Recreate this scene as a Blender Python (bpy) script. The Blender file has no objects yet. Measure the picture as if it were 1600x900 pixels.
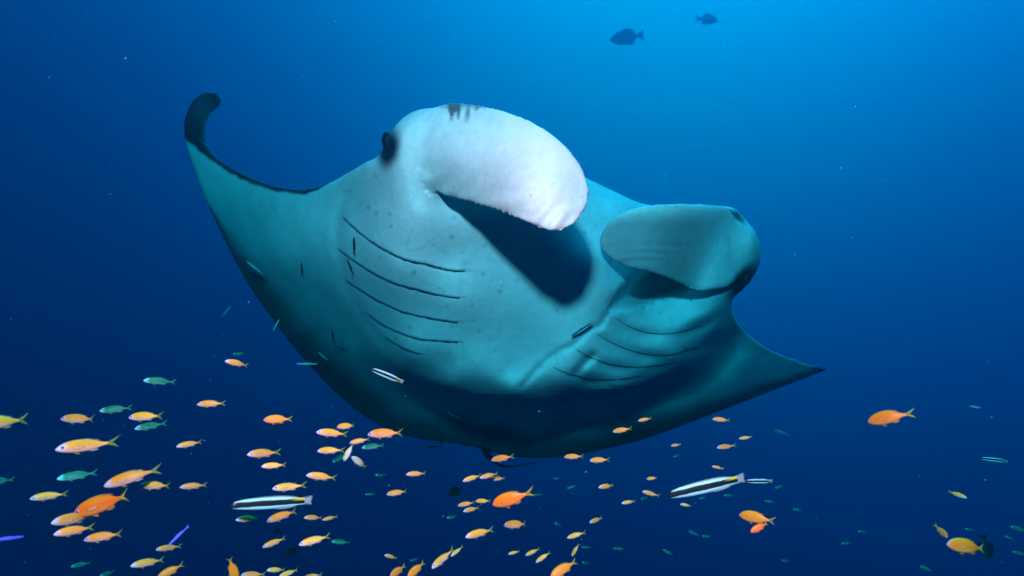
import bpy, bmesh, math, random
import numpy as np
from mathutils import Vector, Matrix
from mathutils.geometry import delaunay_2d_cdt
from mathutils.bvhtree import BVHTree
from mathutils.kdtree import KDTree

random.seed(7); rng = np.random.default_rng(7)
scene = bpy.context.scene
C = scene.collection

# ------------------------------------------------------------------ camera
HFOV = math.radians(75.0)
F = 800.0 / math.tan(HFOV / 2)                 # focal length in photo pixels
cam_d = bpy.data.cameras.new('camera'); cam = bpy.data.objects.new('camera', cam_d); C.objects.link(cam)
cam_d.sensor_width = 36; cam_d.lens = 18 / math.tan(HFOV / 2)
cam_d.clip_start = 0.02; cam_d.clip_end = 200
cam.rotation_euler = (math.radians(90), 0, 0)
cam_d.dof.use_dof = True; cam_d.dof.focus_distance = 1.6; cam_d.dof.aperture_fstop = 3.2
scene.camera = cam

# ------------------------------------------------------------------ water light (world) and sun
SUN_DIR = Vector((0.28, 0.60, 1.30)).normalized()     # the sun's light after refraction: up, ahead, a little right
GLOW_DIR = Vector((0.30, 1.0, 0.80)).normalized()    # middle of the glow it makes in the water
w = bpy.data.worlds.new('World'); scene.world = w; w.use_nodes = True
nt = w.node_tree; nt.nodes.clear()
tc = nt.nodes.new('ShaderNodeTexCoord')
nrm = nt.nodes.new('ShaderNodeVectorMath'); nrm.operation = 'NORMALIZE'
dot = nt.nodes.new('ShaderNodeVectorMath'); dot.operation = 'DOT_PRODUCT'; dot.inputs[1].default_value = GLOW_DIR
mr = nt.nodes.new('ShaderNodeMapRange'); mr.inputs['From Min'].default_value = -1; mr.inputs['From Max'].default_value = 1
ramp = nt.nodes.new('ShaderNodeValToRGB'); ramp.color_ramp.interpolation = 'B_SPLINE'
bg = nt.nodes.new('ShaderNodeBackground'); bg.inputs['Strength'].default_value = 1.0
out = nt.nodes.new('ShaderNodeOutputWorld')
nt.links.new(tc.outputs['Generated'], nrm.inputs[0]); nt.links.new(nrm.outputs[0], dot.inputs[0])
nt.links.new(dot.outputs['Value'], mr.inputs['Value']); nt.links.new(mr.outputs[0], ramp.inputs['Fac'])
nt.links.new(ramp.outputs['Color'], bg.inputs['Color']); nt.links.new(bg.outputs[0], out.inputs['Surface'])
# radiance of the water falls off smoothly with the angle from the glow
WG, WB = (-7.56, 4.98, 2.49), (-4.78, 3.52, 1.12)
ramp.color_ramp.interpolation = 'CARDINAL'
cr = ramp.color_ramp
STOPS = [-1.0, -0.5, -0.2, 0.1, 0.3, 0.42, 0.54, 0.64, 0.73, 0.80, 0.86, 0.91, 0.95, 0.98, 1.0]
while len(cr.elements) < len(STOPS): cr.elements.new(0.5)
for e, t_ in zip(cr.elements, STOPS):
    tt = max(t_, 0.30)                                  # elsewhere the even blue of deep water
    e.position = (t_ + 1) / 2
    e.color = (0, math.exp(WG[0] + WG[1] * tt + WG[2] * tt * tt), math.exp(WB[0] + WB[1] * tt + WB[2] * tt * tt), 1)

sun_d = bpy.data.lights.new('sun', 'SUN'); sun = bpy.data.objects.new('sun', sun_d); C.objects.link(sun)
sun_d.energy = 5.0; sun_d.angle = math.radians(65); sun_d.color = (0.08, 0.74, 1.0)   # daylight after metres of water, spread by the waves
sun.rotation_euler = SUN_DIR.to_track_quat('Z', 'Y').to_euler()

# the diver's flash, on its arm above the camera; its shadow of the head fins is what the photograph shows on the chin
fl_d = bpy.data.lights.new('flash', 'SPOT'); fl = bpy.data.objects.new('flash', fl_d); C.objects.link(fl)
fl.location = (-0.12, -0.45, 0.62)
fl_d.energy = 25000; fl_d.shadow_soft_size = 0.055; fl_d.spot_size = math.radians(130); fl_d.spot_blend = 0.6
fl_d.color = (1.0, 0.0093, 0.0117)      # warm, as the camera's white balance sees it
fl.rotation_euler = (Vector((0.0, -1.0, 0.22))).to_track_quat('Z', 'Y').to_euler()

vs = scene.view_settings
vs.view_transform = 'Standard'; vs.look = 'None'; vs.exposure = 0; vs.gamma = 1
scene.render.engine = 'CYCLES'
scene.cycles.use_denoising = True
scene.cycles.volume_bounces = 2
scene.cycles.max_bounces = 5
scene.cycles.transparent_max_bounces = 12

# ------------------------------------------------------------------ helpers
def P(u, v, d):
    """photo pixel and distance along the view axis -> point"""
    return Vector(((u - 800) / F * d, d, (450 - v) / F * d))

def tag(o, label=None, cat=None, group=None, kind=None):
    if label: o['label'] = label
    if cat: o['category'] = cat
    if group: o['group'] = group
    if kind: o['kind'] = kind
    return o

def mesh_obj(name, me, mat=None, parent=None, smooth=True):
    o = bpy.data.objects.new(name, me); C.objects.link(o)
    if mat and not me.materials: me.materials.append(mat)
    if parent: o.parent = parent
    if smooth: me.polygons.foreach_set('use_smooth', [True] * len(me.polygons))
    return o

def from_py(name, vs_, fs_):
    me = bpy.data.meshes.new(name); me.from_pydata([tuple(x) for x in vs_], [], [tuple(f) for f in fs_]); me.update()
    return me

def catmull(pts, n=6, closed=False):
    pts = np.array(pts, float); N = len(pts); res = []
    rngk = range(N) if closed else range(N - 1)
    for i in rngk:
        if closed: p0, p1, p2, p3 = pts[i - 1], pts[i], pts[(i + 1) % N], pts[(i + 2) % N]
        else: p0, p1, p2, p3 = pts[max(i - 1, 0)], pts[i], pts[i + 1], pts[min(i + 2, N - 1)]
        for k in range(n):
            t = k / n
            res.append(0.5 * ((2 * p1) + (-p0 + p2) * t + (2 * p0 - 5 * p1 + 4 * p2 - p3) * t * t + (-p0 + 3 * p1 - 3 * p2 + p3) * t ** 3))
    if not closed: res.append(pts[-1])
    return np.array(res)

def seg_dist(p, poly, closed=False):
    """distance of points p (n,2) to a polyline"""
    a = poly if closed else poly[:-1]
    b = np.roll(poly, -1, 0) if closed else poly[1:]
    best = np.full(len(p), 1e9)
    for k in range(len(a)):
        ab = b[k] - a[k]; L = (ab ** 2).sum() + 1e-12
        t = np.clip(((p - a[k]) @ ab) / L, 0, 1)
        d = np.hypot(p[:, 0] - (a[k][0] + t * ab[0]), p[:, 1] - (a[k][1] + t * ab[1]))
        best = np.minimum(best, d)
    return best

def inside(p, poly):
    x, y = p[:, 0], p[:, 1]; r = np.zeros(len(p), bool)
    a = poly; b = np.roll(poly, -1, 0)
    for k in range(len(a)):
        (x1, y1), (x2, y2) = a[k], b[k]
        if y1 == y2: continue
        c = ((y1 > y) != (y2 > y)) & (x < (x2 - x1) * (y - y1) / (y2 - y1) + x1)
        r ^= c
    return r

class TPS:
    def __init__(s, pts, smooth=0.0):
        pts = np.array(pts, float); s.X = pts[:, :2] / 500; n = len(pts)
        K = s.k(s.X, s.X) + np.eye(n) * smooth
        Q = np.c_[np.ones(n), s.X]
        A = np.block([[K, Q], [Q.T, np.zeros((3, 3))]])
        s.w = np.linalg.solve(A, np.r_[pts[:, 2], np.zeros(3)])
    @staticmethod
    def k(a, b):
        r2 = ((a[:, None] - b[None]) ** 2).sum(-1)
        return np.where(r2 > 0, 0.5 * r2 * np.log(r2 + 1e-20), 0)
    def __call__(s, p):
        x = np.asarray(p, float) / 500
        return s.k(x, s.X) @ s.w[:-3] + np.c_[np.ones(len(x)), x] @ s.w[-3:]

def idw(pts, p, power=3):
    pts = np.array(pts, float)
    d2 = ((p[:, None] - pts[None, :, :2]) ** 2).sum(-1) + 25.0
    wgt = d2 ** (-power / 2)
    return (wgt[:, :, None] * pts[None, :, 2:]).sum(1) / wgt.sum(1)[:, None]

def sstep(a, b, x):
    t = np.clip((x - a) / (b - a), 0, 1); return t * t * (3 - 2 * t)

# ------------------------------------------------------------------ materials
def new_mat(name):
    m = bpy.data.materials.new(name); m.use_nodes = True
    return m, m.node_tree, m.node_tree.nodes['Principled BSDF']

def N(nt_, t, **kw):
    n = nt_.nodes.new(t)
    for k, v in kw.items():
        if k in n.inputs: n.inputs[k].default_value = v
        else: setattr(n, k, v)
    return n

def simple_mat(name, col, rough=0.5, spec=0.5):
    m, t, b = new_mat(name)
    b.inputs['Base Color'].default_value = (*col, 1); b.inputs['Roughness'].default_value = rough
    b.inputs['Specular IOR Level'].default_value = spec
    return m

def skin_mat():
    m, t, b = new_mat('manta_skin')
    at = N(t, 'ShaderNodeAttribute'); at.attribute_name = 'pigment'
    co = N(t, 'ShaderNodeTexCoord')
    n1 = N(t, 'ShaderNodeTexNoise', Scale=5.0, Detail=6.0, Roughness=0.6)
    n2 = N(t, 'ShaderNodeTexNoise', Scale=45.0, Detail=5.0, Roughness=0.65)
    n3 = N(t, 'ShaderNodeTexNoise', Scale=260.0, Detail=3.0)
    for n in (n1, n2, n3): t.links.new(co.outputs['Object'], n.inputs['Vector'])
    r1 = N(t, 'ShaderNodeMapRange'); r1.inputs['From Min'].default_value = 0.3; r1.inputs['From Max'].default_value = 0.7
    r1.inputs['To Min'].default_value = 0.80; r1.inputs['To Max'].default_value = 1.04
    r2 = N(t, 'ShaderNodeMapRange'); r2.inputs['From Min'].default_value = 0.28; r2.inputs['From Max'].default_value = 0.6
    r2.inputs['To Min'].default_value = 0.88; r2.inputs['To Max'].default_value = 1.0
    t.links.new(n1.outputs['Fac'], r1.inputs['Value']); t.links.new(n2.outputs['Fac'], r2.inputs['Value'])
    mu = N(t, 'ShaderNodeMath', operation='MULTIPLY'); t.links.new(r1.outputs[0], mu.inputs[0]); t.links.new(r2.outputs[0], mu.inputs[1])
    mx = N(t, 'ShaderNodeVectorMath', operation='SCALE')
    t.links.new(at.outputs['Color'], mx.inputs[0]); t.links.new(mu.outputs[0], mx.inputs['Scale'])
    t.links.new(mx.outputs[0], b.inputs['Base Color'])
    b.inputs['Roughness'].default_value = 0.62; b.inputs['Specular IOR Level'].default_value = 0.15
    ad = N(t, 'ShaderNodeMath', operation='MULTIPLY_ADD'); ad.inputs[1].default_value = 0.35
    t.links.new(n3.outputs['Fac'], ad.inputs[0]); t.links.new(n2.outputs['Fac'], ad.inputs[2])
    bp = N(t, 'ShaderNodeBump', Strength=0.4, Distance=0.004)
    t.links.new(ad.outputs[0], bp.inputs['Height']); t.links.new(bp.outputs[0], b.inputs['Normal'])
    return m
M_SKIN = skin_mat()
M_SLIT = simple_mat('gill_slit_dark', (0.035, 0.085, 0.10), 0.7, 0.1)
M_EYE = simple_mat('eye_black', (0.01, 0.012, 0.016), 0.5, 0.15)

def fish_mat(name, top, mid, belly, head, hz=0.10, headx=(-0.43, -0.30), rough=0.42, var=0.10):
    """pigment by place on the fish: back, flank, belly and head; scales as fine cells"""
    m, t, b = new_mat(name)
    co = N(t, 'ShaderNodeTexCoord'); sp = N(t, 'ShaderNodeSeparateXYZ'); t.links.new(co.outputs['Object'], sp.inputs[0])
    ns = N(t, 'ShaderNodeTexNoise', Scale=14.0, Detail=3.0); t.links.new(co.outputs['Object'], ns.inputs['Vector'])
    ma = N(t, 'ShaderNodeMath', operation='MULTIPLY_ADD'); ma.inputs[1].default_value = 0.06
    t.links.new(ns.outputs['Fac'], ma.inputs[0]); t.links.new(sp.outputs['Z'], ma.inputs[2])
    mp = N(t, 'ShaderNodeMapRange'); mp.inputs['From Min'].default_value = -hz + 0.03; mp.inputs['From Max'].default_value = hz + 0.03
    t.links.new(ma.outputs[0], mp.inputs['Value'])
    rp = N(t, 'ShaderNodeValToRGB'); e = rp.color_ramp.elements
    e[0].position = 0.12; e[0].color = (*belly, 1); e[1].position = 0.85; e[1].color = (*top, 1)
    k = rp.color_ramp.elements.new(0.5); k.color = (*mid, 1)
    t.links.new(mp.outputs[0], rp.inputs['Fac'])
    hx = N(t, 'ShaderNodeMapRange'); hx.interpolation_type = 'SMOOTHSTEP'
    hx.inputs['From Min'].default_value = headx[1]; hx.inputs['From Max'].default_value = headx[0]
    t.links.new(sp.outputs['X'], hx.inputs['Value'])
    mix = N(t, 'ShaderNodeMix', data_type='RGBA')
    t.links.new(hx.outputs[0], mix.inputs[0]); t.links.new(rp.outputs['Color'], mix.inputs[6]); mix.inputs[7].default_value = (*head, 1)
    oi = N(t, 'ShaderNodeObjectInfo')
    hv = N(t, 'ShaderNodeHueSaturation')
    h1 = N(t, 'ShaderNodeMapRange'); h1.inputs['To Min'].default_value = 0.5 - 0.012; h1.inputs['To Max'].default_value = 0.5 + 0.012
    v1 = N(t, 'ShaderNodeMapRange'); v1.inputs['To Min'].default_value = 1 - 2 * var; v1.inputs['To Max'].default_value = 1 + var
    t.links.new(oi.outputs['Random'], h1.inputs['Value']); t.links.new(oi.outputs['Random'], v1.inputs['Value'])
    t.links.new(h1.outputs[0], hv.inputs['Hue']); t.links.new(v1.outputs[0], hv.inputs['Value'])
    t.links.new(mix.outputs[2], hv.inputs['Color']); t.links.new(hv.outputs[0], b.inputs['Base Color'])
    b.inputs['Roughness'].default_value = rough; b.inputs['Specular IOR Level'].default_value = 0.3
    vo = N(t, 'ShaderNodeTexVoronoi', Scale=42.0); t.links.new(co.outputs['Object'], vo.inputs['Vector'])
    bp = N(t, 'ShaderNodeBump', Strength=0.10, Distance=0.01); t.links.new(vo.outputs['Distance'], bp.inputs['Height'])
    t.links.new(bp.outputs[0], b.inputs['Normal'])
    return m

def fin_mat(name, base, tip, alpha=0.55):
    m, t, b = new_mat(name)
    co = N(t, 'ShaderNodeTexCoord')
    wv = N(t, 'ShaderNodeTexWave', Scale=9.0, Distortion=1.5); wv.bands_direction = 'Z'
    t.links.new(co.outputs['Object'], wv.inputs['Vector'])
    mix = N(t, 'ShaderNodeMix', data_type='RGBA'); mix.inputs[6].default_value = (*base, 1); mix.inputs[7].default_value = (*tip, 1)
    t.links.new(wv.outputs['Fac'], mix.inputs[0]); t.links.new(mix.outputs[2], b.inputs['Base Color'])
    mr_ = N(t, 'ShaderNodeMapRange'); mr_.inputs['To Min'].default_value = alpha - 0.2; mr_.inputs['To Max'].default_value = alpha + 0.2
    t.links.new(wv.outputs['Fac'], mr_.inputs['Value']); t.links.new(mr_.outputs[0], b.inputs['Alpha'])
    b.inputs['Roughness'].default_value = 0.5
    return m

M_ANTH = fish_mat('anthias_yellow_pink', (0.84, 0.34, 0.006), (0.82, 0.36, 0.05), (0.80, 0.44, 0.36), (0.62, 0.52, 0.62))
M_ORNG = fish_mat('anthias_orange', (0.85, 0.22, 0.004), (0.88, 0.17, 0.006), (0.85, 0.26, 0.05), (0.75, 0.20, 0.22), hz=0.13, headx=(-0.47, -0.38))
M_GREEN = fish_mat('anthias_ambient_green', (0.02, 0.19, 0.08), (0.04, 0.22, 0.11), (0.25, 0.42, 0.38), (0.55, 0.88, 0.92))  # anthias beyond the flash: green ambient tint put into the colour
M_DARKF = fish_mat('fish_charcoal', (0.012, 0.012, 0.015), (0.015, 0.016, 0.02), (0.03, 0.03, 0.035), (0.015, 0.015, 0.02))
M_FAR = fish_mat('fish_grey', (0.07, 0.08, 0.09), (0.11, 0.12, 0.13), (0.20, 0.22, 0.24), (0.10, 0.11, 0.12))
M_BLUE = fish_mat('fish_electric_blue', (0.03, 0.05, 0.75), (0.05, 0.08, 0.9), (0.05, 0.06, 0.6), (0.05, 0.08, 0.8), hz=0.05)
M_PALE = fish_mat('fish_silver', (0.25, 0.35, 0.35), (0.5, 0.55, 0.55), (0.7, 0.72, 0.72), (0.5, 0.55, 0.55), hz=0.06)
M_WHITEF = fish_mat('fish_white', (0.75, 0.62, 0.25), (0.8, 0.78, 0.75), (0.82, 0.82, 0.84), (0.55, 0.7, 0.72))
M_FINY = fin_mat('fin_yellow', (0.60, 0.44, 0.02), (0.16, 0.36, 0.05), 0.34)
M_PECT = fin_mat('fin_clear', (0.75, 0.55, 0.35), (0.7, 0.5, 0.3), 0.22)
M_FINO = fin_mat('fin_orange', (0.75, 0.34, 0.01), (0.35, 0.42, 0.04), 0.55)
M_FINR = fin_mat('fin_deep_orange', (0.80, 0.22, 0.01), (0.6, 0.3, 0.02), 0.45)
M_FING = fin_mat('fin_green', (0.06, 0.30, 0.10), (0.10, 0.35, 0.20), 0.5)
M_FIND = fin_mat('fin_dark', (0.012, 0.014, 0.018), (0.03, 0.03, 0.03), 0.8)
M_FINB = fin_mat('fin_blue', (0.03, 0.05, 0.6), (0.05, 0.08, 0.7), 0.8)
M_FINP = fin_mat('fin_pale', (0.5, 0.55, 0.55), (0.3, 0.4, 0.4), 0.45)

def wrasse_mat():
    m, t, b = new_mat('wrasse_striped')
    co = N(t, 'ShaderNodeTexCoord'); sp = N(t, 'ShaderNodeSeparateXYZ'); t.links.new(co.outputs['Object'], sp.inputs[0])
    ns = N(t, 'ShaderNodeTexNoise', Scale=9.0, Detail=4.0); t.links.new(co.outputs['Object'], ns.inputs['Vector'])
    ma = N(t, 'ShaderNodeMath', operation='MULTIPLY_ADD'); ma.inputs[1].default_value = 0.018
    t.links.new(ns.outputs['Fac'], ma.inputs[0]); t.links.new(sp.outputs['Z'], ma.inputs[2])
    mp = N(t, 'ShaderNodeMapRange'); mp.inputs['From Min'].default_value = -0.08; mp.inputs['From Max'].default_value = 0.10
    t.links.new(ma.outputs[0], mp.inputs['Value'])
    rp = N(t, 'ShaderNodeValToRGB'); rp.color_ramp.interpolation = 'LINEAR'
    st = [(0.0, (0.15, 0.6, 0.75)), (0.28, (0.42, 0.78, 0.84)), (0.315, (0.12, 0.65, 0.75)), (0.335, (0.006, 0.008, 0.012)), (0.68, (0.006, 0.008, 0.012)),
          (0.705, (0.40, 0.66, 0.60)), (0.84, (0.42, 0.68, 0.62)), (0.95, (0.03, 0.05, 0.05))]
    cr_ = rp.color_ramp
    while len(cr_.elements) < len(st): cr_.elements.new(0.5)
    for e, (p, c) in zip(cr_.elements, st): e.position = p; e.color = (*c, 1)
    t.links.new(mp.outputs[0], rp.inputs['Fac'])
    # yellow towards the tail, above and below the band
    hx = N(t, 'ShaderNodeMapRange'); hx.interpolation_type = 'SMOOTHSTEP'
    hx.inputs['From Min'].default_value = 0.20; hx.inputs['From Max'].default_value = 0.36; hx.inputs['To Max'].default_value = 0.85
    t.links.new(sp.outputs['X'], hx.inputs['Value'])
    hz = N(t, 'ShaderNodeMath', operation='GREATER_THAN'); hz.inputs[1].default_value = 0.012; t.links.new(sp.outputs['Z'], hz.inputs[0])
    mm = N(t, 'ShaderNodeMath', operation='MULTIPLY'); t.links.new(hx.outputs[0], mm.inputs[0]); t.links.new(hz.outputs[0], mm.inputs[1])
    mix = N(t, 'ShaderNodeMix', data_type='RGBA'); t.links.new(mm.outputs[0], mix.inputs[0])
    t.links.new(rp.outputs['Color'], mix.inputs[6]); mix.inputs[7].default_value = (0.72, 0.52, 0.02, 1)
    t.links.new(mix.outputs[2], b.inputs['Base Color'])
    b.inputs['Roughness'].default_value = 0.6; b.inputs['Specular IOR Level'].default_value = 0.12
    return m
M_WRAS = wrasse_mat()

def fish_eye_mat():
    m, t, b = new_mat('fish_eye')
    co = N(t, 'ShaderNodeTexCoord'); sp = N(t, 'ShaderNodeSeparateXYZ'); t.links.new(co.outputs['Object'], sp.inputs[0])
    cx = N(t, 'ShaderNodeCombineXYZ'); t.links.new(sp.outputs['X'], cx.inputs['X']); t.links.new(sp.outputs['Z'], cx.inputs['Z'])
    ln = N(t, 'ShaderNodeVectorMath', operation='LENGTH'); t.links.new(cx.outputs[0], ln.inputs[0])
    rp = N(t, 'ShaderNodeValToRGB'); e = rp.color_ramp.elements
    e[0].position = 0.55; e[0].color = (0.02, 0.008, 0.05, 1); e[1].position = 0.75; e[1].color = (0.45, 0.30, 0.65, 1)
    t.links.new(ln.outputs['Value'], rp.inputs['Fac']); t.links.new(rp.outputs['Color'], b.inputs['Base Color'])
    b.inputs['Roughness'].default_value = 0.15
    return m
M_FEYE = fish_eye_mat()

# ------------------------------------------------------------------ the setting: reef at the lower left
def reef():
    nx, ny = 150, 120
    X, Y = np.meshgrid(np.linspace(-9.5, 1.0, nx), np.linspace(2.2, 11.5, ny))
    Z = -1.98 - 0.50 * np.maximum(0, Y - 4.0) - 0.75 * np.maximum(0, X + 0.70 * Y + 0.05) - 0.10 * np.abs(X + 0.78 * Y)
    for k in range(150):
        cx, cy = rng.uniform(-9.5, 1), rng.uniform(2.2, 11.5); r = rng.uniform(0.12, 0.42)
        d2 = ((X - cx) ** 2 + (Y - cy) ** 2) / r ** 2
        Z += np.where(d2 < 1, np.sqrt(np.clip(1 - d2, 0, 1)) * r * rng.uniform(0.25, 0.7), 0)
    Z += 0.03 * rng.standard_normal(Z.shape)
    v = np.c_[X.ravel(), Y.ravel(), Z.ravel()]
    f = [(j * nx + i, j * nx + i + 1, (j + 1) * nx + i + 1, (j + 1) * nx + i) for j in range(ny - 1) for i in range(nx - 1)]
    m, t, b = new_mat('reef_rock')
    co = N(t, 'ShaderNodeTexCoord'); n1 = N(t, 'ShaderNodeTexNoise', Scale=4.0, Detail=8.0); t.links.new(co.outputs['Object'], n1.inputs['Vector'])
    rp = N(t, 'ShaderNodeValToRGB'); e = rp.color_ramp.elements
    e[0].position = 0.35; e[0].color = (0.02, 0.02, 0.018, 1); e[1].position = 0.7; e[1].color = (0.12, 0.11, 0.09, 1)
    t.links.new(n1.outputs['Fac'], rp.inputs['Fac']); t.links.new(rp.outputs['Color'], b.inputs['Base Color'])
    b.inputs['Roughness'].default_value = 0.9
    bp = N(t, 'ShaderNodeBump', Strength=0.8, Distance=0.05); t.links.new(n1.outputs['Fac'], bp.inputs['Height']); t.links.new(bp.outputs[0], b.inputs['Normal'])
    o = mesh_obj('reef', from_py('reef', v, f), m); o['kind'] = 'structure'
reef()

# ------------------------------------------------------------------ the manta ray
OUT_BODY = catmull([
    (346, 153), (338, 145), (318, 145), (300, 158), (289, 182), (287, 205), (293, 235), (307, 275), (326, 322), (350, 375), (376, 425),
    (403, 468), (442, 522), (482, 570), (522, 612), (562, 645), (610, 674), (660, 687), (715, 694), (760, 707), (830, 716),
    (890, 713), (950, 701), (1015, 684), (1080, 660), (1150, 633), (1220, 606), (1268, 588), (1293, 577), (1280, 573), (1240, 561), (1200, 544),
    (1168, 522), (1150, 498), (1144, 470), (1161, 452), (1180, 428), (1189, 398), (1181, 362), (1164, 340), (1146, 324),
    (1100, 322), (1045, 322), (1003, 318), (960, 299), (920, 280), (880, 262), (820, 238), (760, 205), (700, 176), (660, 168), (628, 186),
    (607, 212), (598, 238), (578, 250), (545, 269), (512, 287), (478, 296), (440, 293), (400, 281), (362, 262), (338, 246), (324, 227), (321, 205), (328, 180), (344, 165)], 5, True)
DEPTH_PTS = ([
    # left wing (nearer shoulder, tip swept up and back)
    (330, 152, 2.58), (305, 180, 2.50), (300, 225, 2.42), (330, 245, 2.36), (320, 300, 2.46), (360, 300, 2.38), (400, 285, 2.28), (440, 295, 2.20), (480, 300, 2.10),
    (360, 390, 2.62), (400, 400, 2.42), (400, 460, 2.74), (450, 400, 2.22), (450, 480, 2.58), (440, 515, 2.85), (490, 340, 2.05), (500, 440, 2.16), (500, 520, 2.55), (490, 575, 2.98),
    (540, 600, 2.90), (560, 560, 2.42), (560, 640, 3.12), (610, 672, 3.25),
    # chest with the gills
    (545, 300, 1.88), (540, 380, 1.91), (560, 450, 1.96), (600, 520, 2.02), (600, 340, 1.70), (660, 330, 1.61), (620, 420, 1.73), (660, 500, 1.85), (700, 400, 1.72), (720, 470, 1.75),
    (640, 560, 1.98), (700, 570, 1.90), (760, 540, 1.83), (800, 480, 1.80), (780, 400, 1.76), (800, 580, 1.88), (705, 600, 1.95), (760, 590, 1.87), (840, 612, 1.93), (800, 618, 1.92), (860, 560, 1.87), (890, 604, 1.95),
    (640, 610, 2.62), (700, 640, 2.85), (800, 648, 2.78), (900, 640, 2.72), (700, 685, 3.18), (830, 700, 3.28), (950, 690, 3.26), (900, 670, 3.02),
    # head, jaw
    (620, 200, 1.58), (640, 260, 1.56), (600, 250, 1.64), (665, 180, 1.56), (700, 300, 1.64), (760, 340, 1.68), (840, 330, 1.80), (860, 410, 1.84), (890, 470, 1.85), (930, 400, 1.90),
    (940, 300, 2.02), (990, 330, 2.06), (960, 460, 1.93), (960, 520, 1.96), (1000, 470, 2.12), (1000, 400, 2.18), (1060, 380, 2.24), (1100, 340, 2.18), (1060, 460, 2.20),
    (1000, 560, 2.08), (960, 600, 2.06), (1060, 520, 2.14), (1060, 560, 2.20), (1120, 480, 2.18), (1120, 515, 2.32), (1140, 400, 2.14), (1170, 380, 2.12), (1150, 440, 2.14), (1135, 505, 2.36), (1120, 545, 2.62),
    (1050, 600, 2.66), (980, 640, 2.78), (1060, 650, 3.12), (1000, 675, 3.2),
    # right wing
    (1150, 520, 2.62), (1170, 560, 2.80), (1200, 555, 2.92), (1140, 600, 2.92), (1200, 600, 3.10), (1150, 628, 3.12), (1240, 575, 3.14), (1285, 577, 3.36)])
RIM = catmull([(545, 470), (575, 520), (610, 556), (655, 584), (705, 606), (760, 619), (820, 624), (880, 620), (950, 607), (1010, 590), (1060, 568), (1100, 543), (1135, 508), (1152, 478)], 4)
def rim_step(p):
    """the chest ends in a rounded rim; behind it the wings lie further back"""
    p = np.asarray(p, float)[:, :2]
    yc = np.interp(p[:, 0], RIM[:, 0], RIM[:, 1]); below = (p[:, 1] - yc) * np.interp(p[:, 0], [560, 650, 800, 1000, 1100, 1150], [.62, .85, 1, .9, .7, .6])
    a = np.interp(p[:, 0], [545, 600, 680, 800, 1000, 1100, 1150, 1200], [0, .16, .62, .80, .66, .42, .20, 0])
    return a * sstep(-3, 46, below)
BS = 1.10
_dp = np.array(DEPTH_PTS, float); _dp[:, 2] = _dp[:, 2] * BS + 0.0008 * np.maximum(0, _dp[:, 1] - 380) * np.interp(_dp[:, 0], [400, 560], [0.3, 1]) - rim_step(_dp)
_tps = TPS(_dp, 0.0004)
MOUTH = catmull([(950, 489), (958, 462), (985, 436), (1030, 418), (1085, 440), (1076, 451), (1030, 466), (988, 481)], 4, True)
def mouth_hollow(p):
    """the corner of the mouth under the far head fin"""
    p = np.asarray(p, float)
    d = seg_dist(p, MOUTH, True) * np.where(inside(p, MOUTH), 1, -1)
    return 0.22 * sstep(-3, np.interp(p[:, 0], [950, 1000, 1080], [24, 14, 9]), d)
DEPTH = lambda p: _tps(p) + rim_step(p) + mouth_hollow(p)
TW = [ # u, v, thickness, rounding width in pixels
    (320, 160, .03, 9), (310, 260, .035, 7), (400, 340, .05, 8), (440, 292, .045, 8), (360, 400, .03, 8), (450, 500, .03, 8), (520, 600, .035, 8), (620, 670, .04, 8), (760, 700, .05, 8), (900, 705, .04, 8),
    (1050, 665, .035, 8), (1200, 610, .03, 7), (1290, 577, .02, 6), (1220, 555, .03, 6), (1165, 525, .06, 8), (500, 300, .10, 16), (540, 275, .14, 22), (500, 430, .12, 12),
    (600, 230, .22, 34), (640, 175, .20, 30), (700, 400, .35, 40), (800, 300, .38, 40), (800, 520, .38, 40), (870, 262, .36, 50), (930, 290, .40, 55), (1000, 330, .36, 44), (1000, 480, .36, 30), (1185, 400, .17, 20), (1150, 330, .2, 26), (1150, 470, .2, 20), (800, 640, .16, 14)]

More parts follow.
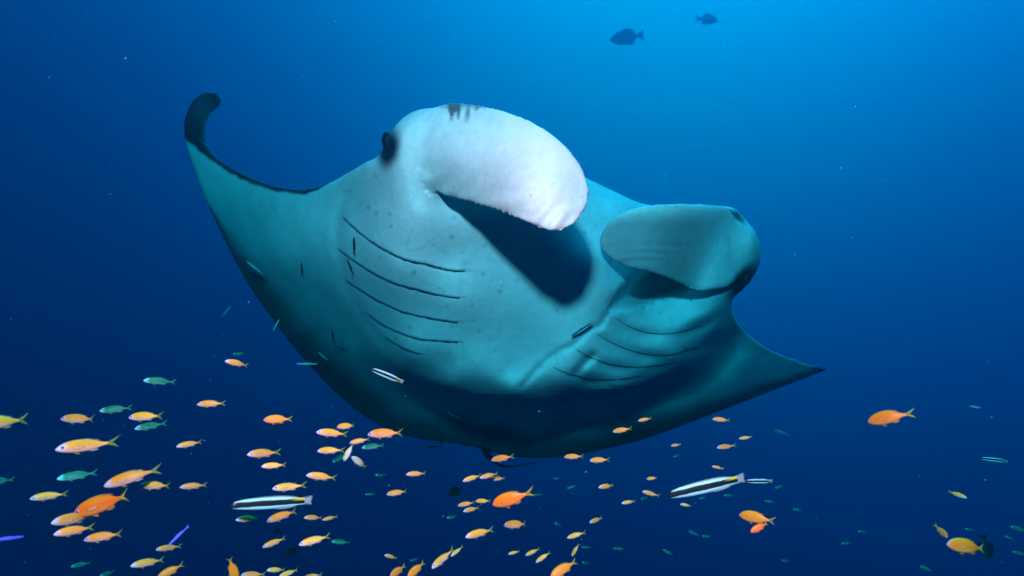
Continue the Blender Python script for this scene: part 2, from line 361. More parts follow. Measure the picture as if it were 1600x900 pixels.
def shell(outline, depth, tw, step=8.0, front_frac=0.4):
    """a closed lens between a front sheet and a back sheet over an outline; returns verts, faces, uv, side"""
    bd = outline
    tang = np.roll(bd, -1, 0) - np.roll(bd, 1, 0); tang /= np.linalg.norm(tang, axis=1)[:, None] + 1e-9
    nor = np.c_[-tang[:, 1], tang[:, 0]]
    cand = []
    for off in (1.2, 3.0, 5.5, 9.0, 14.0, 21.0):
        for sgn in (1, -1):
            q = bd + nor * off * sgn
            cand.append(q[inside(q, bd)])
            q = q[inside(q, bd)]; 
    lo, hi = bd.min(0), bd.max(0); pts = []
    yy = np.arange(lo[1], hi[1], step * 0.866)
    for r, y in enumerate(yy):
        xs = np.arange(lo[0] + (step / 2 if r % 2 else 0), hi[0], step)
        pts.append(np.c_[xs, np.full(len(xs), y)])
    pts = np.vstack(pts); pts = pts[inside(pts, bd)]; pts = pts[seg_dist(pts, bd, True) > 22]
    keep = []
    for off, q in zip([o for o in (1.2, 3.0, 5.5, 9.0, 14.0, 21.0) for _ in (0, 1)], cand):
        if len(q): keep.append(q[seg_dist(q, bd, True) > off * 0.9])
    allp = np.vstack([bd] + keep + [pts])
    nb = len(bd)
    edges = [(i, (i + 1) % nb) for i in range(nb)]
    res = delaunay_2d_cdt([Vector(p) for p in allp], edges, [list(range(nb))], 1, 0.35)
    uv = np.array([(p.x, p.y) for p in res[0]]); tris = res[2]
    d = seg_dist(uv, bd, True); d[d < 0.05] = 0
    T, W = idw(tw, uv).T
    s = np.sqrt(np.clip(1 - (1 - np.clip(d / W, 0, 1)) ** 2, 0, 1))
    z = depth(uv)
    zf = z + front_frac * T * (1 - s); zb = z + front_frac * T + (1 - front_frac) * T * s
    n = len(uv); onb = d < 0.3
    V = [P(u, v, a) for (u, v), a in zip(uv, zf)]
    bi = np.arange(n); k = n
    for i in range(n):
        if not onb[i]:
            bi[i] = k; V.append(P(uv[i][0], uv[i][1], zb[i])); k += 1
    Fc = []
    for t in tris:
        Fc.append(tuple(t)); b = tuple(int(bi[i]) for i in t)
        if b != tuple(t): Fc.append(b[::-1])
    UV = np.vstack([uv, uv[~onb]]); side = np.r_[np.zeros(n), np.ones((~onb).sum())]
    return V, Fc, UV, side

OUT_LOBE_L = catmull([(598, 232), (606, 205), (625, 180), (652, 164), (690, 160), (740, 163), (790, 174), (835, 192), (875, 220), (905, 255), (920, 292), (917, 322),
    (900, 347), (872, 361), (845, 357), (812, 343), (775, 329), (735, 317), (705, 309), (668, 303), (640, 300), (612, 275)], 5, True)
D_LOBE_L = TPS([(605, 235, 1.90), (630, 190, 1.81), (640, 290, 1.80), (670, 302, 1.765), (625, 240, 1.76), (660, 240, 1.69), (700, 180, 1.67), (740, 163, 1.66), (710, 240, 1.61), (730, 312, 1.62), (790, 176, 1.57), (760, 240, 1.54), (800, 250, 1.48),
    (800, 335, 1.46), (860, 215, 1.47), (870, 290, 1.42), (872, 358, 1.40), (918, 300, 1.46), (905, 340, 1.42), (900, 260, 1.46)], 0.0004)
TW_LOBE_L = [(610, 240, .08, 20), (640, 180, .07, 16), (700, 240, .05, 12), (740, 165, .035, 12), (800, 330, .02, 6), (880, 300, .022, 7), (915, 300, .022, 8), (860, 200, .03, 10)]
OUT_LOBE_R = catmull([(937, 378), (942, 360), (957, 342), (985, 327), (1020, 320), (1065, 318), (1110, 320), (1145, 326), (1165, 345), (1172, 390), (1155, 440), (1120, 452),
    (1082, 452), (1055, 440), (1020, 427), (980, 417), (955, 405), (941, 392)], 5, True)
D_LOBE_R = TPS([(u_, v_, d_ * BS) for u_, v_, d_ in [(940, 377, 1.86), (985, 330, 1.87), (1000, 380, 1.89), (1065, 320, 1.91), (1060, 380, 1.96), (1030, 430, 1.94), (1090, 420, 2.04), (1080, 450, 2.05), (1110, 400, 2.05), (1145, 330, 2.08), (1130, 440, 2.10), (1165, 390, 2.17)]], 0.0002)
TW_LOBE_R = [(940, 377, .025, 8), (1000, 325, .03, 10), (1060, 380, .04, 10), (1080, 450, .025, 6), (1150, 350, .08, 14), (1150, 430, .08, 14), (1020, 427, .022, 6)]

SLITS_L = [[(537, 340), (561, 362), (593, 385), (631, 404), (669, 413), (699, 421), (727, 423)],
    [(529, 389), (552, 406), (582, 425), (616, 442), (650, 451), (688, 461), (718, 465)],
    [(542, 438), (567, 455), (597, 472), (631, 487), (669, 496), (714, 503)],
    [(576, 491), (597, 506), (624, 519), (654, 529), (684, 532), (716, 534)],
    [(604, 528), (631, 544), (656, 553)]]
SLITS_R = [[(962, 497), (985, 511), (1015, 520), (1055, 520), (1095, 508)],
    [(932, 521), (962, 538), (1000, 551), (1045, 554), (1090, 541)],
    [(897, 544), (925, 559), (960, 570), (1005, 573), (1050, 566)],
    [(864, 573), (890, 584), (925, 591), (965, 592), (1000, 587)]]

def manta():
    root = bpy.data.objects.new('manta_ray', None); C.objects.link(root)
    tag(root, 'huge manta ray with pale belly and unfurled head fins gliding above the small fish', 'manta ray')
    pieces = [shell(OUT_BODY, DEPTH, TW), shell(OUT_LOBE_L, D_LOBE_L, TW_LOBE_L, 6), shell(OUT_LOBE_R, D_LOBE_R, TW_LOBE_R, 6)]
    # whip tail leaving the rear edge
    t0 = float(DEPTH(np.array([[752.0, 698.0]]))[0])
    tl = catmull([(*P(746, 692, t0 + .03),), (*P(755, 703, t0 + .06),), (*P(766, 714, t0 + .25),), (*P(790, 728, t0 + .7),), (*P(840, 722, t0 + 1.3),)], 6)
    tv, tf = [], []
    for i, c in enumerate(tl):
        r = 0.028 * (1 - 0.75 * i / (len(tl) - 1))
        t = Vector(tl[min(i + 1, len(tl) - 1)] - tl[max(i - 1, 0)]).normalized()
        a = t.cross(Vector((0, 0, 1))).normalized(); b = t.cross(a)
        for k in range(8): tv.append(Vector(c) + a * math.cos(k * math.pi / 4) * r + b * math.sin(k * math.pi / 4) * r)
        if i: tf += [((i - 1) * 8 + k, (i - 1) * 8 + (k + 1) % 8, i * 8 + (k + 1) % 8, i * 8 + k) for k in range(8)]
    tf += [tuple(range(7, -1, -1)), tuple(range(len(tv) - 8, len(tv)))]
    pieces.append((tv, tf, np.zeros((len(tv), 2)), np.ones(len(tv))))
    V, Fc, pid, side = [], [], [], []
    for i, (v, f, uv, sd) in enumerate(pieces):
        o = len(V); V += v; Fc += [tuple(k + o for k in q) for q in f]; pid += [i] * len(v); side += list(sd)
    pid = np.array(pid); side = np.array(side)
    raw = from_py('manta_raw', V, Fc)
    bm = bmesh.new(); bm.from_mesh(raw); bmesh.ops.recalc_face_normals(bm, faces=bm.faces); bm.to_mesh(raw); bm.free()
    ro = bpy.data.objects.new('manta_raw', raw); C.objects.link(ro)
    md = ro.modifiers.new('r', 'REMESH'); md.mode = 'VOXEL'; md.voxel_size = 0.0065; md.adaptivity = 0
    dg = bpy.context.evaluated_depsgraph_get()
    me = bpy.data.meshes.new_from_object(ro.evaluated_get(dg))
    C.objects.unlink(ro); bpy.data.objects.remove(ro); 
    n = len(me.vertices); co = np.empty(n * 3); me.vertices.foreach_get('co', co); co = co.reshape(-1, 3)
    ed = np.empty(len(me.edges) * 2, int); me.edges.foreach_get('vertices', ed); ed = ed.reshape(-1, 2)
    deg = np.bincount(ed.ravel(), minlength=n)[:, None]
    for it in range(24):                                   # Taubin smoothing keeps the thin edges
        for lam in (0.55, -0.57) if it > 3 else (0.5, -0.4):
            s = np.zeros_like(co)
            for ax in range(3):
                s[:, ax] = np.bincount(ed[:, 0], co[ed[:, 1], ax], n) + np.bincount(ed[:, 1], co[ed[:, 0], ax], n)
            co += lam * (s / np.maximum(deg, 1) - co)
    # which piece, which side (and melt the seams where the head fins grow out of the head)
    kd = KDTree(len(V))
    for i, v in enumerate(V): kd.insert(v, i)
    kd.balance()
    near = np.array([kd.find(c)[1] for c in co])
    pc, sd = pid[near], side[near]
    def avg(x): 
        r = np.empty_like(x)
        for ax in range(x.shape[1]): r[:, ax] = np.bincount(ed[:, 0], x[ed[:, 1], ax], n) + np.bincount(ed[:, 1], x[ed[:, 0], ax], n)
        return r / np.maximum(deg, 1)
    mk = np.zeros((n, 1)); df = pc[ed[:, 0]] != pc[ed[:, 1]]; mk[ed[df].ravel()] = 1
    for _ in range(34): mk = np.maximum(mk * 0.97, avg(mk))
    mk = np.clip(mk * 2.2, 0, 1)
    es = ed[(mk[ed[:, 0], 0] > 0.01) | (mk[ed[:, 1], 0] > 0.01)]
    ids = np.unique(es); ix = np.full(n, -1); ix[ids] = np.arange(len(ids)); es = ix[es]; m_ = len(ids)
    sub = co[ids].copy(); wk = np.where(mk[ids] > 0.01, mk[ids], 0) * 0.6; dg2 = np.bincount(es.ravel(), minlength=m_)[:, None]
    for _ in range(130):
        a2 = np.stack([np.bincount(es[:, 0], sub[es[:, 1], ax], m_) + np.bincount(es[:, 1], sub[es[:, 0], ax], m_) for ax in range(3)], 1)
        sub += wk * (a2 / dg2 - sub)
    co[ids] = sub
    uv = np.c_[800 + F * co[:, 0] / co[:, 1], 450 - F * co[:, 2] / co[:, 1]]
    me.vertices.foreach_set('co', co.ravel()); me.update()
    vn = np.empty(n * 3); me.vertex_normals.foreach_get('vector', vn); vn = vn.reshape(-1, 3)
    front = (vn * co).sum(1) < 0
    fb = front & (pc == 0)
    disp = np.zeros(n)
    # gill flaps on the chest: each slit is a groove with a raised rim above it
    q = np.where(fb & (uv[:, 0] > 480) & (uv[:, 0] < 780) & (uv[:, 1] > 300) & (uv[:, 1] < 640))[0]
    pu = uv[q]; dd = np.zeros(len(q))
    for s_ in SLITS_L:
        c = catmull(s_, 5); dist = seg_dist(pu, c)
        yc = np.interp(pu[:, 0], c[:, 0], c[:, 1]); below = pu[:, 1] - yc
        inx = sstep(c[0, 0] - 14, c[0, 0] + 14, pu[:, 0]) * (1 - sstep(c[-1, 0] - 8, c[-1, 0] + 14, pu[:, 0]))
        dd += inx * np.where(below < 0, -0.0075 * np.exp(np.minimum(below, 0) / 17), 0.0065 * np.exp(-np.maximum(below, 0) / 8))
    # inner and outer margins of the gill field
    cr1 = catmull([(727, 418), (722, 470), (718, 530), (720, 560)], 5); dd += 0.006 * np.exp(-(seg_dist(pu, cr1) / 8) ** 2)
    cr2 = catmull([(540, 300), (528, 345), (530, 400), (542, 450), (572, 505), (610, 552), (645, 578)], 5); dd += 0.012 * np.exp(-(seg_dist(pu, cr2) / 10) ** 2)
    disp[q] += dd
    q = np.where(fb & (uv[:, 0] > 780) & (uv[:, 0] < 1180) & (uv[:, 1] > 440) & (uv[:, 1] < 660))[0]
    pu = uv[q]; dd = np.zeros(len(q))
    cr3 = catmull([(816, 604), (845, 573), (872, 552), (890, 543), (903, 534), (920, 517), (938, 508), (946, 494)], 5)
    dd += 0.014 * np.exp(-(seg_dist(pu, cr3) / 6) ** 2)
    for c, a, wd in [([(960, 496), (985, 512), (1015, 520), (1060, 520), (1110, 500), (1135, 480)], .03, 9), ([(930, 520), (962, 538), (1000, 552), (1050, 556), (1100, 540), (1130, 512)], .03, 9),
                     ([(895, 543), (930, 562), (975, 574), (1030, 573), (1075, 560)], .024, 8), ([(862, 572), (900, 588), (950, 594), (1000, 588), (1030, 578)], .02, 7)]:
        c = catmull(c, 5); yc = np.interp(pu[:, 0], c[:, 0], c[:, 1]); below = pu[:, 1] - yc
        inx = 0.50 * (1 + 0.5 * np.sin(pu[:, 0] / 13 + c[0, 1])) * sstep(c[0, 0] - 15, c[0, 0] + 55, pu[:, 0]) * (1 - sstep(c[-1, 0] - 25, c[-1, 0] + 10, pu[:, 0]))
        dd += inx * (a * np.exp(-((below - 4) / wd) ** 2) - 0.8 * a * np.exp(-((below + 11) / (wd + 3)) ** 2))
    dd += 0.03 * np.exp(-(seg_dist(pu, np.array([(902, 582), (916, 566), (926, 557)], float)) / 8) ** 2)
    disp[q] += dd
    # wrinkles where the head fins bend
    q = np.where(front & (pc == 2))[0]; pu = uv[q]
    disp[q] += 0.012 * np.exp(-(seg_dist(pu, catmull([(1146, 330), (1122, 372), (1100, 420), (1086, 452)], 4)) / 16) ** 2)
    disp[q] += 0.0038 * np.sin((pu[:, 1] + 0.10 * pu[:, 0] + 9 * np.sin(pu[:, 0] / 37)) / 3.3 + 2.5 * np.sin(pu[:, 1] / 9)) * (0.5 + 0.5 * np.sin(pu[:, 0] / 19 + pu[:, 1] / 11)) * sstep(345, 400, pu[:, 1]) * (1 - sstep(1040, 1110, pu[:, 0]))
    q = np.where(front & (pc == 1))[0]; pu = uv[q]
    lw = sstep(60, 10, np.abs(pu[:, 1] - (303 + (pu[:, 0] - 668) * 0.27)))
    disp[q] += 0.006 * lw * np.sin((pu[:, 0] * 0.7 + pu[:, 1]) / 7.0 + 2 * np.sin(pu[:, 0] / 23))
    co += co / np.linalg.norm(co, axis=1)[:, None] * disp[:, None]
    me.vertices.foreach_set('co', co.ravel()); me.update()
    # ---- pigment: white belly, charcoal back and margins
    white = np.array([0.76, 0.78, 0.78]); dark = np.array([0.018, 0.024, 0.032])
    nz = lambda s, a: (np.sin(uv[:, 0] / s + 1.3 * np.sin(uv[:, 1] / (s * .7))) * np.sin(uv[:, 1] / (s * .8) + np.sin(uv[:, 0] / (s * 1.3)) * 1.7)) * a
    k = np.zeros(n)
    d_edge = np.full(n, 99.0); b0 = pc == 0
    d_edge[b0] = seg_dist(uv[b0], OUT_BODY, True)
    k = np.where(b0 & ~front & (d_edge > 3), 1.0, k)                                      # back
    lead = catmull([(512, 287), (478, 296), (440, 293), (400, 281), (362, 262), (338, 246), (318, 232), (300, 215), (290, 195)], 5)
    dl = np.full(n, 99.0); dl[b0] = seg_dist(uv[b0], lead)
    k = np.maximum(k, np.where(b0, 1 - sstep(0.6, 1.15, dl / np.interp(uv[:, 0], [290, 330, 430, 480, 514], [10, 9.5, 9, 7.5, 1.2]) + nz(9, 0.2)), 0))
    tip = b0 & (uv[:, 1] < 250) & (uv[:, 0] < 350)
    k = np.maximum(k, np.where(tip, sstep(-4, 5, (uv[:, 0] - 290) * 0.62 + 208 - uv[:, 1]), 0))
    # dusky rear margin of the disc
    rear = catmull([(326, 322), (350, 375), (376, 425), (403, 468), (442, 522), (482, 570), (522, 612), (562, 645), (610, 674), (660, 687), (715, 694), (760, 707), (830, 716),
        (890, 713), (950, 701), (1015, 684), (1080, 660), (1150, 633), (1220, 606), (1268, 588), (1293, 577)], 3)
    dr = np.full(n, 999.0); dr[b0] = seg_dist(uv[b0], rear)
    wdt = np.interp(uv[:, 0], [325, 400, 500, 600, 800, 1000, 1150, 1290], [1, 34, 60, 60, 56, 44, 26, 12])
    k = np.maximum(k, np.where(b0, 0.80 * (1 - sstep(0.25, 1.1, dr / wdt + nz(30, 0.10))), 0))
    k = np.maximum(k, np.where(b0, sstep(1262, 1285, uv[:, 0] + nz(7, 4)), 0))
    # eye patches
    def blob(cx, cy, rx, ry, ang, soft=0.7):
        x, y = uv[:, 0] - cx, uv[:, 1] - cy; c, s = math.cos(ang), math.sin(ang)
        r = np.hypot((x * c + y * s) / rx, (-x * s + y * c) / ry); return 1 - sstep(1 - soft, 1 + soft, r)
    k = np.maximum(k, blob(607, 233, 15, 30, 0.22, 0.5))
    k = np.maximum(k, 0.97 * blob(1160, 438, 12, 30, 0.66, 0.5))
    # ragged dark smudge on the near head fin's upper edge
    lobe = pc == 1
    jag = 164 + 15 * np.clip(np.sin(uv[:, 0] / 3.1) * np.sin(uv[:, 0] / 7.3) + np.sin(uv[:, 0] / 11) * .6, 0, 2)
    k = np.maximum(k, np.where((lobe | (pc == 0)) & front, 0.9 * (1 - sstep(jag - 4, jag + 11, uv[:, 1] + nz(2.3, 3.0))) * sstep(678, 700, uv[:, 0]) * (1 - sstep(752, 772, uv[:, 0])), 0))
    k = np.maximum(k, np.where(lobe, 0.75 * blob(731 , 174, 3.4, 13, 0.1, 0.9), 0))
    k = np.maximum(k, np.where(lobe, 0.22 * blob(826, 333, 17, 6, 0.1, 0.9) * (0.6 + nz(3, 0.6)), 0))
    k = np.maximum(k, np.where(pc == 2, 0.9 * blob(1152, 338, 4, 13, -0.75, 0.5), 0)); k = np.maximum(k, np.where(b0, 0.9 * blob(1154, 338, 5, 14, -0.7, 0.5), 0))
    k[pc == 3] = 1
    spk = np.random.default_rng(3)
    for _ in range(95):
        cx, cy = spk.uniform(540, 1100), spk.uniform(250, 600); r_ = spk.uniform(1.2, 3.4)
        q = np.where(front & (np.abs(uv[:, 0] - cx) < 8) & (np.abs(uv[:, 1] - cy) < 8))[0]
        k[q] = np.maximum(k[q], spk.uniform(.15, .6) * np.exp(-((uv[q, 0] - cx) ** 2 + (uv[q, 1] - cy) ** 2) / r_ ** 2))
    for _ in range(34):
        cx, cy, an, ln = spk.uniform(420, 1050), spk.uniform(320, 580), spk.uniform(-1.2, 1.2), spk.uniform(12, 38)
        q = np.where(front & (np.abs(uv[:, 0] - cx) < 45) & (np.abs(uv[:, 1] - cy) < 45))[0]
        x, y = uv[q, 0] - cx, uv[q, 1] - cy; a_, b_ = x * math.cos(an) + y * math.sin(an), -x * math.sin(an) + y * math.cos(an) + 0.006 * x * x
        k[q] = np.maximum(k[q], spk.uniform(.06, .22) * np.exp(-(b_ / 1.6) ** 2) * (1 - sstep(ln * .6, ln, np.abs(a_))))
    k = np.clip(k, 0, 1)[:, None]
    k = np.maximum(k, np.where((pc == 2) & (uv[:, 0] < 1135), 0.55 * sstep(322, 352, uv[:, 1]) * (1 - sstep(1075, 1130, uv[:, 0] + 0.35 * (uv[:, 1] - 380))), 0)[:, None])      # shade on the far fin's inner face painted in, fading toward its sunlit top
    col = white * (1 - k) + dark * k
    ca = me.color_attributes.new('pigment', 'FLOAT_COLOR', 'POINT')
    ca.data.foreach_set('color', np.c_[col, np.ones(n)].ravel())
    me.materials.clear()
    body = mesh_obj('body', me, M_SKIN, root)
    # ---- gill slits: thin dark clefts lying in the skin
    bvh = BVHTree.FromPolygons([Vector(c) for c in co], [tuple(p.vertices) for p in me.polygons])
    def surf(u, v):
        d = P(u, v, 1).normalized(); h = bvh.ray_cast(Vector((0, 0, 0)), d)
        return h[0], h[1]
    for s_, r0 in [(s, 0.0034) for s in SLITS_L] + [(s, 0.0012) for s in SLITS_R]:
        c = catmull(s_, 6); vs2, fs2 = [], []; m_ = 0
        for i, (u, v) in enumerate(c):
            h, nn = surf(u, v)
            if h is None: continue
            j = c[min(i + 1, len(c) - 1)] - c[max(i - 1, 0)]
            t = (Vector((j[0], 0, -j[1]))).normalized(); nn = Vector(nn)
            if nn.dot(h) > 0: nn = -nn
            sdv = t.cross(nn).normalized(); f_ = i / (len(c) - 1)
            r = r0 * (0.25 + 0.95 * min(1, 4 * f_) * min(1, 3 * (1 - f_) + .45)) * (1 + 0.18 * math.sin(i * 1.7))
            for a in range(6):
                an = a * math.pi / 3
                vs2.append(h + sdv * math.cos(an) * r + nn * (math.sin(an) * 0.0022 + 0.0008))
            if m_: fs2 += [((m_ - 1) * 6 + a, (m_ - 1) * 6 + (a + 1) % 6, m_ * 6 + (a + 1) % 6, m_ * 6 + a) for a in range(6)]
            m_ += 1
        mesh_obj('gill_slit', from_py('gill_slit', vs2, fs2), M_SLIT, root)
    # ---- eyes, low domes at the sides of the head
    for (u, v, r) in [(605, 219, 0.022), (1166, 433, 0.024)]:
        h, nn = surf(u, v)
        bm = bmesh.new(); bmesh.ops.create_uvsphere(bm, u_segments=20, v_segments=12, radius=r)
        for x in bm.verts: x.co.x *= 0.8; x.co.z *= 1.25
        em = bpy.data.meshes.new('eye'); bm.to_mesh(em); bm.free()
        e = mesh_obj('eye', em, M_EYE, root); e.location = h + Vector((0, 0.009, 0))
    return bvh
BVH = manta()
def surf_depth(u, v):
    h = BVH.ray_cast(Vector((0, 0, 0)), P(u, v, 1).normalized())[0]
    return h.y if h else None

# ------------------------------------------------------------------ fish
def loft(st, seg=16, sub=4, bend=0.0):
    st = catmull(st, sub); V, Fc = [], []
    for i, (x, zc, hh, hw) in enumerate(st):
        for k in range(seg):
            a = 2 * math.pi * k / seg
            y = math.cos(a) * hw
            V.append((x, y + bend * (x + .1) ** 2 * (1 if x > -.1 else -.3), zc + math.sin(a) * hh))
        if i: Fc += [((i - 1) * seg + k, (i - 1) * seg + (k + 1) % seg, i * seg + (k + 1) % seg, i * seg + k) for k in range(seg)]
    Fc += [tuple(range(seg - 1, -1, -1)), tuple(range(len(V) - seg, len(V)))]
    Fc = [f[::-1] for f in Fc]
    return V, Fc

def sheet(outline, th=0.006, bend=0.0, plane_y=0.0, tilt=0.0):
    """a fin: outline in x,z closed into a thin lens, thinner at its rim"""
    o = catmull(outline, 3, True); n = len(o); c = o.mean(0); V, Fc = [], []
    by = lambda x: bend * (x + .1) ** 2 * (1 if x > -.1 else -.3)
    inner = c + (o - c) * 0.55
    for (x, z) in o: V.append((x, by(x) + plane_y + tilt * (z - c[1]), z))
    for s in (1, -1):
        for (x, z) in inner: V.append((x, by(x) + plane_y + tilt * (z - c[1]) + s * th / 2, z))
        V.append((c[0], by(c[0]) + plane_y + s * th / 2, c[1]))
    m = n + 1
    for k in range(n):
        j = (k + 1) % n
        Fc += [(k, j, n + j, n + k), (j, k, n + m + k, n + m + j), (n + k, n + j, n + n), (n + m + j, n + m + k, n + m + n)]
    return V, Fc

def fish_parts(kind, bend, hs=1.0):
    """meshes of one fish of unit length, nose at x=-0.5, tail tips at x=0.5"""
    ps = []
    if kind == 'anthias':
        st = [(-.5, -.012, .006, .004), (-.485, -.010, .024, .016), (-.45, -.004, .050, .032), (-.39, .004, .080, .047), (-.29, .010, .107, .058), (-.16, .012, .118, .060), (-.02, .011, .110, .052), (.09, .009, .088, .040),
              (.17, .007, .064, .027), (.23, .005, .040, .016), (.28, .004, .028, .009), (.31, .004, .027, .004)]
        st = [(x, z, h * hs, w_) for x, z, h, w_ in st]
        ps.append(('body', loft(st, bend=bend), 0))
        ps.append(('tail_fin', sheet([(.27, .028), (.32, .040), (.40, .078), (.50, .130), (.43, .058), (.355, .006), (.42, -.046), (.48, -.105), (.39, -.066), (.32, -.034), (.27, -.022)], .008, bend), 1))
        ps.append(('dorsal_fin', sheet([(-.30, .095 * hs), (-.24, .125 * hs), (-.15, .138 * hs), (-.03, .136 * hs), (.08, .122 * hs), (.17, .098 * hs), (.20, .075 * hs), (.12, .070 * hs), (-.02, .095 * hs), (-.18, .105 * hs)], .007, bend), 1))
        ps.append(('anal_fin', sheet([(.0, -.085 * hs), (.05, -.115 * hs), (.13, -.112 * hs), (.18, -.085 * hs), (.15, -.050 * hs), (.07, -.062 * hs)], .007, bend), 1))
        ps.append(('pelvic_fin', sheet([(-.24, -.080 * hs), (-.20, -.125 * hs), (-.11, -.150 * hs), (-.14, -.105 * hs), (-.18, -.085 * hs)], .006, bend), 1))
        for s in (1, -1):
            ps.append(('pectoral_fin', sheet([(-.25, -.012), (-.18, .012), (-.08, .000), (-.07, -.030), (-.14, -.050), (-.23, -.040)], .004, bend, s * .066, 0), 2))
            ps.append(('eye', (s, -.405, .012, .029, .034), 3))
    elif kind == 'wrasse':
        st = [(-.5, -.006, .006, .004), (-.485, -.004, .022, .014), (-.44, 0, .042, .026), (-.34, .003, .060, .036), (-.18, .004, .073, .040), (0, .004, .075, .038), (.16, .003, .064, .030),
              (.29, .001, .050, .018), (.36, .0, .042, .009), (.40, .0, .042, .004)]
        ps.append(('body', loft(st, seg=24, bend=bend), 0))
        ps.append(('tail_fin', sheet([(.37, .040), (.43, .052), (.495, .062), (.50, .02), (.485, -.02), (.495, -.058), (.43, -.050), (.37, -.040)], .008, bend), 1))
        ps.append(('dorsal_fin', sheet([(-.30, .060), (-.15, .082), (.1, .084), (.28, .068), (.32, .048), (.15, .062), (-.1, .074)], .007, bend), 2))
        ps.append(('anal_fin', sheet([(.0, -.068), (.1, -.084), (.26, -.070), (.32, -.046), (.2, -.054), (.08, -.062)], .007, bend), 2))
        for s in (1, -1):
            ps.append(('eye', (s, -.435, .012, .024, .016), 3))
    elif kind == 'deep':
        st = [(-.5, .0, .010, .006), (-.47, .004, .05, .02), (-.38, .012, .12, .045), (-.25, .015, .18, .06), (-.08, .012, .20, .062), (.08, .008, .16, .05), (.2, .004, .09, .03), (.28, 0, .055, .014), (.33, 0, .05, .006)]
        ps.append(('body', loft(st, bend=bend), 0))
        ps.append(('tail_fin', sheet([(.30, .05), (.38, .085), (.49, .14), (.47, .04), (.47, -.04), (.49, -.14), (.38, -.085), (.30, -.05)], .01, bend), 1))
        ps.append(('dorsal_fin', sheet([(-.2, .18), (-.08, .245), (.1, .235), (.22, .13), (.2, .08), (.05, .16)], .01, bend), 1))
        ps.append(('anal_fin', sheet([(-.05, -.17), (.05, -.235), (.17, -.19), (.23, -.1), (.18, -.08), (.05, -.14)], .01, bend), 1))
    elif kind == 'slim':
        st = [(-.5, 0, .004, .004), (-.47, 0, .018, .014), (-.38, 0, .036, .026), (-.2, 0, .050, .032), (.0, 0, .050, .030), (.18, 0, .038, .022), (.3, 0, .024, .012), (.36, 0, .020, .006)]
        ps.append(('body', loft(st, bend=bend), 0))
        ps.append(('tail_fin', sheet([(.33, .020), (.42, .050), (.50, .075), (.43, .0), (.49, -.070), (.42, -.046), (.33, -.020)], .008, bend), 1))
        ps.append(('dorsal_fin', sheet([(-.2, .046), (-.05, .068), (.14, .060), (.22, .034), (.05, .044)], .006, bend), 1))
    return ps

EYE_ME = None
MESHES = {}
def meshes_for(kind, var):
    key = (kind, var)
    if key in MESHES: return MESHES[key]
    bend = (0.0, 0.22, -0.22, 0.6, -0.6)[var % 5]; hs = (0.98, 1.24)[var // 5]
    lst = []
    global EYE_ME
    for nm, geo, slot in fish_parts(kind, bend, hs):
        if nm == 'eye':
            if EYE_ME is None:
                bm = bmesh.new(); bmesh.ops.create_uvsphere(bm, u_segments=14, v_segments=8, radius=1.0)
                EYE_ME = bpy.data.meshes.new('eye'); bm.to_mesh(EYE_ME); bm.free(); EYE_ME.materials.append(M_FEYE)
                EYE_ME.polygons.foreach_set('use_smooth', [True] * len(EYE_ME.polygons))
            lst.append((nm, geo, slot))
        else:
            me = from_py(kind + '_' + nm, *geo); me.polygons.foreach_set('use_smooth', [True] * len(me.polygons))
            me.materials.append(None)
            lst.append((nm, me, slot))
    MESHES[key] = lst
    return lst

KINDS = {  # name, shape, body material, fin material, category, group, real length
    'a': ('anthias', 'anthias', M_ANTH, M_FINY, 'fish', 'yellow and pink anthias schooling below the manta'),
    'o': ('anthias', 'anthias', M_ORNG, M_FINO, 'fish', 'bright orange anthias below the manta'),
    'g': ('green_fish', 'anthias', M_GREEN, M_FING, 'fish', 'small green and blue fish in the deeper water'),
    'w': ('cleaner_wrasse', 'wrasse', M_WRAS, M_FINP, 'fish', 'striped cleaner fish'),
    'd': ('dark_fish', 'deep', M_DARKF, M_FIND, 'fish', 'dark fish seen as silhouettes'),
    'f': ('distant_fish', 'deep', M_FAR, M_FIND, 'fish', 'grey fish in the open water'),
    'k': ('dark_slender_fish', 'slim', M_DARKF, M_FIND, 'fish', 'small cleaner fish along the manta'),
    'p': ('silver_fish', 'slim', M_PALE, M_FINP, 'fish', 'small pale fish along the manta'),
    'b': ('blue_fish', 'slim', M_BLUE, M_FINB, 'fish', 'electric blue fish at the lower left'),
    'x': ('white_fish', 'anthias', M_WHITEF, M_FINY, 'fish', 'pale fish twisting in the school'),
}
